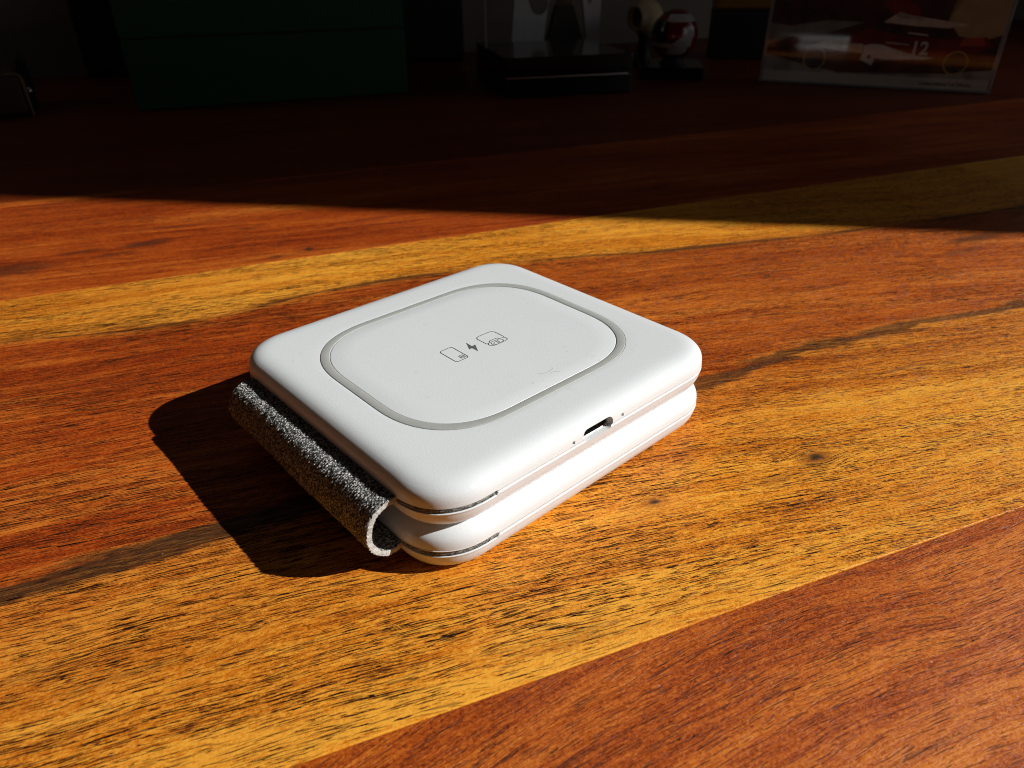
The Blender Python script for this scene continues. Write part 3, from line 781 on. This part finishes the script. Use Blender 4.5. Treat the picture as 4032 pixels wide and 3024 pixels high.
for j in range(3):
    el = math.radians(-9 - 5 * j)
    for i in range(20):
        a = math.radians(150 + 112 * i / 19)
        V.append((hc.x + rx * 1.05 * math.cos(el) * math.cos(a), hc.y + ry * 1.05 * math.cos(el) * math.sin(a), hc.z + rz_ * 1.04 * math.sin(el) - .0022 * i / 19))
for j in range(2):
    for i in range(19): F.append((j * 20 + i, j * 20 + i + 1, (j + 1) * 20 + i + 1, (j + 1) * 20 + i))
mesh('visor_strip', V, F, simple('strip_paint', (0.45, 0.36, 0.35), 0.3), hm)
lathe('neck_stand', [(0.0115, 0.0105), (0.0115, 0.0118), (0.009, 0.0135), (0.009, 0.018), (0.0002, 0.0181)], BLK, hm, 28).location = (hc.x, hc.y, 0)

# black box with an amber top, far right behind
t, L = dirthing('amber_topped_box', 'black box with a dull amber top band beside the framed print', 'box', (-0.3529, 0.6179), (-0.2996, 0.6641))
box('lower_body', 0, L, 0, 0.03, 0.0005, 0.048, BLK, t, 0.001)
box('amber_band', 0.0002, L - .0002, 0.0002, 0.0298, 0.048, 0.085, simple('amber_card', (0.30, 0.13, 0.012), 0.5), t, 0.001)

# print of a racing car in a clear block
YAW = math.radians(22.22 + 1.6); LEAN = math.radians(-1.9)
fr = thing('framed_print', 'clear acrylic block holding a racing car print with a pale caption strip', 'picture', (-0.2387, 0.5272, 0.0006), YAW)
fr.rotation_euler = (LEAN, 0, YAW)
W_, H_ = 178.2, 118.0
fr.scale = (1.012, 1.0, 1.02)
g = G('clear_acrylic'); u, v, z = g.uvw(); nn_ = g.noise(g.vec(u, v, z), 0.05, 2)
g.set(Base_Color=g.mix(nn_, (0.30, 0.30, 0.31), (0.42, 0.42, 0.43)), Roughness=0.08); g.p.inputs['Specular IOR Level'].default_value = 0.8
ACR = g.mat
def pr_mat(name, col, var=0.3, sc=60):
    return simple(name, tuple(min(.85, c * 2.1) for c in col), 0.6, var, sc, coat=0.8)
box('acrylic_block', 0, W_ * mm, 0.0012, 0.018, 0, H_ * mm, ACR, fr, 0.0006)
box('bottom_edge', 0, W_ * mm, 0, 0.0012, 0, .0016, ACR, fr, 0.0002)
def flat(name, pts, lvl, m):
    bm = bmesh.new(); y = 0.0011 - lvl * 0.00004
    bm.faces.new([bm.verts.new((x * mm, y, z * mm)) for x, z in pts]); bmesh.ops.triangulate(bm, faces=bm.faces)
    return from_bm(name, bm, m, fr)
def disc(cx, cz, r1, r0=0.0, n=36):
    return [(cx + r1 * math.cos(2 * math.pi * k / n), cz + r1 * math.sin(2 * math.pi * k / n)) for k in range(n)]
def annulus(name, cx, cz, r1, r0, lvl, m, n=40):
    bm = bmesh.new(); y = 0.0011 - lvl * 0.00004
    a = [bm.verts.new(((cx + r1 * math.cos(2 * math.pi * k / n)) * mm, y, (cz + r1 * math.sin(2 * math.pi * k / n)) * mm)) for k in range(n)]
    b = [bm.verts.new(((cx + r0 * math.cos(2 * math.pi * k / n)) * mm, y, (cz + r0 * math.sin(2 * math.pi * k / n)) * mm)) for k in range(n)]
    for k in range(n):
        j = (k + 1) % n; bm.faces.new((a[k], a[j], b[j], b[k]))
    return from_bm(name, bm, m, fr)
pm = {k: pr_mat('print_' + k, c, vv) for k, c, vv in (('maroon', (0.040, 0.014, 0.013), .5), ('border', (0.36, 0.31, 0.26), .08), ('asphalt', (0.20, 0.18, 0.155), .4), ('shade', (0.055, 0.018, 0.010), .5),
      ('red', (0.12, 0.008, 0.010), .3), ('white', (0.62, 0.60, 0.57), .15), ('cream', (0.40, 0.32, 0.26), .2), ('grey', (0.13, 0.125, 0.11), .4), ('black', (0.02, 0.015, 0.013), .3), ('yellow', (0.26, 0.17, 0.06), .3), ('tan', (0.27, 0.19, 0.10), .12), ('scarlet', (0.30, 0.045, 0.025), .2))}
flat('print_sheet', [(3, 1.7), (175.4, 1.7), (175.4, H_ - 3), (3, H_ - 3)], 0, pm['border'])
flat('print_scene', [(3, 9.6), (175.0, 9.6), (175.4, H_ - 4), (3, H_ - 4)], 1, pm['maroon'])
flat('print_road', [(3, 9.6), (175, 9.6), (175, 17), (140, 13), (66, 11), (38, 14.5), (3, 22)], 2, pm['asphalt'])
flat('print_haze', [(3, 30), (22, 36), (50, 40), (76, 48), (48, 49), (20, 44), (3, 46)], 2, pm['grey'])
flat('print_figure', [(143.3, 66.6), (143.3, H_ - 6), (175.2, H_ - 6), (175.2, 41.8), (163.6, 37.7), (146, 40), (135.7, 50.8)], 2, pm['tan'])
flat('print_floor', [(34.7, 23.6), (76, 25.5), (90.4, 21.4), (146.3, 24), (175, 22), (175, 18), (142.6, 12.8), (63.6, 10.2), (36.5, 14.3)], 3, pm['shade'])
flat('print_bodywork', [(63.7, 37.3), (80, 44), (106.7, 39.0), (139.4, 37.6), (165, 40), (172, 34), (146.4, 23.5), (109.2, 26), (93.5, 30), (78.3, 32.3), (64.6, 33.2)], 4, pm['red'])
flat('print_cowling', [(89.6, 48.5), (100, 56), (110.2, 53.6), (152.0, 48.2), (137.2, 45.5), (112, 46.5)], 4, pm['cream'])
flat('print_cowling', [(86, 62), (100, 66), (112, 60), (118, 50), (100, 52)], 4, pm['red'])
flat('print_nose', [(78.5, 31.3), (86, 32.6), (93.5, 32.0), (101, 29.6), (109.7, 27.1), (121, 25), (132.4, 24.1), (125.5, 22.6), (96.1, 21.1), (88.3, 22.3), (79.8, 25.7)], 5, pm['white'])
flat('print_wing', [(46.9, 33.2), (78.3, 32.3), (78.9, 25.6), (62, 26.4), (47.9, 28.1), (33, 26.5), (33, 28)], 5, pm['cream'])
flat('print_wing_plate', [(79.4, 27.6), (90.0, 27.1), (87.7, 16.5), (78.0, 20.8)], 6, pm['white'])
flat('print_tail', [(149.5, 38.9), (163.5, 39.6), (165.5, 34.2), (147.5, 33.0)], 5, pm['scarlet'])
flat('print_stripe', [(109, 42), (124, 40.6), (124, 39.6), (109, 41)], 5, pm['cream'])
flat('print_stripe', [(95, 34.5), (112, 33.2), (112, 32.4), (95, 33.6)], 5, pm['cream'])
for cx, cz, r in ((42.5, 20.0, 8.8), (148.4, 21.0, 8.6)):
    flat('print_wheel', disc(cx, cz, r), 6, pm['black']); annulus('print_wheel_ring', cx, cz, r + .2, r - 1.0, 7, pm['yellow'])
annulus('print_mirror', 84.5, 23.0, 1.5, 0.3, 7, pm['black'], 16)
def text(name, body_, x, z, size, m, lvl, bold=0.0):
    cu = bpy.data.curves.new(name, 'FONT'); cu.body = body_; cu.size = size * mm; cu.offset = bold * mm; cu.resolution_u = 3
    to = bpy.data.objects.new(name, cu); C.objects.link(to); dg = bpy.context.evaluated_depsgraph_get()
    me = bpy.data.meshes.new_from_object(to.evaluated_get(dg)); bpy.data.objects.remove(to); me.materials.append(m)
    o = link(bpy.data.objects.new(name, me), fr); o.location = (x * mm, 0.0011 - lvl * 0.00004, z * mm); o.rotation_euler = (math.radians(90), 0, 0)
    return o
text('race_number', '12', 113.5, 26.0, 13.5, pm['white'], 8, 0.35)
text('caption', 'Limited edition 1 of 200 pcs.', 126.0, 4.2, 3.3, pm['black'], 3, 0.05)
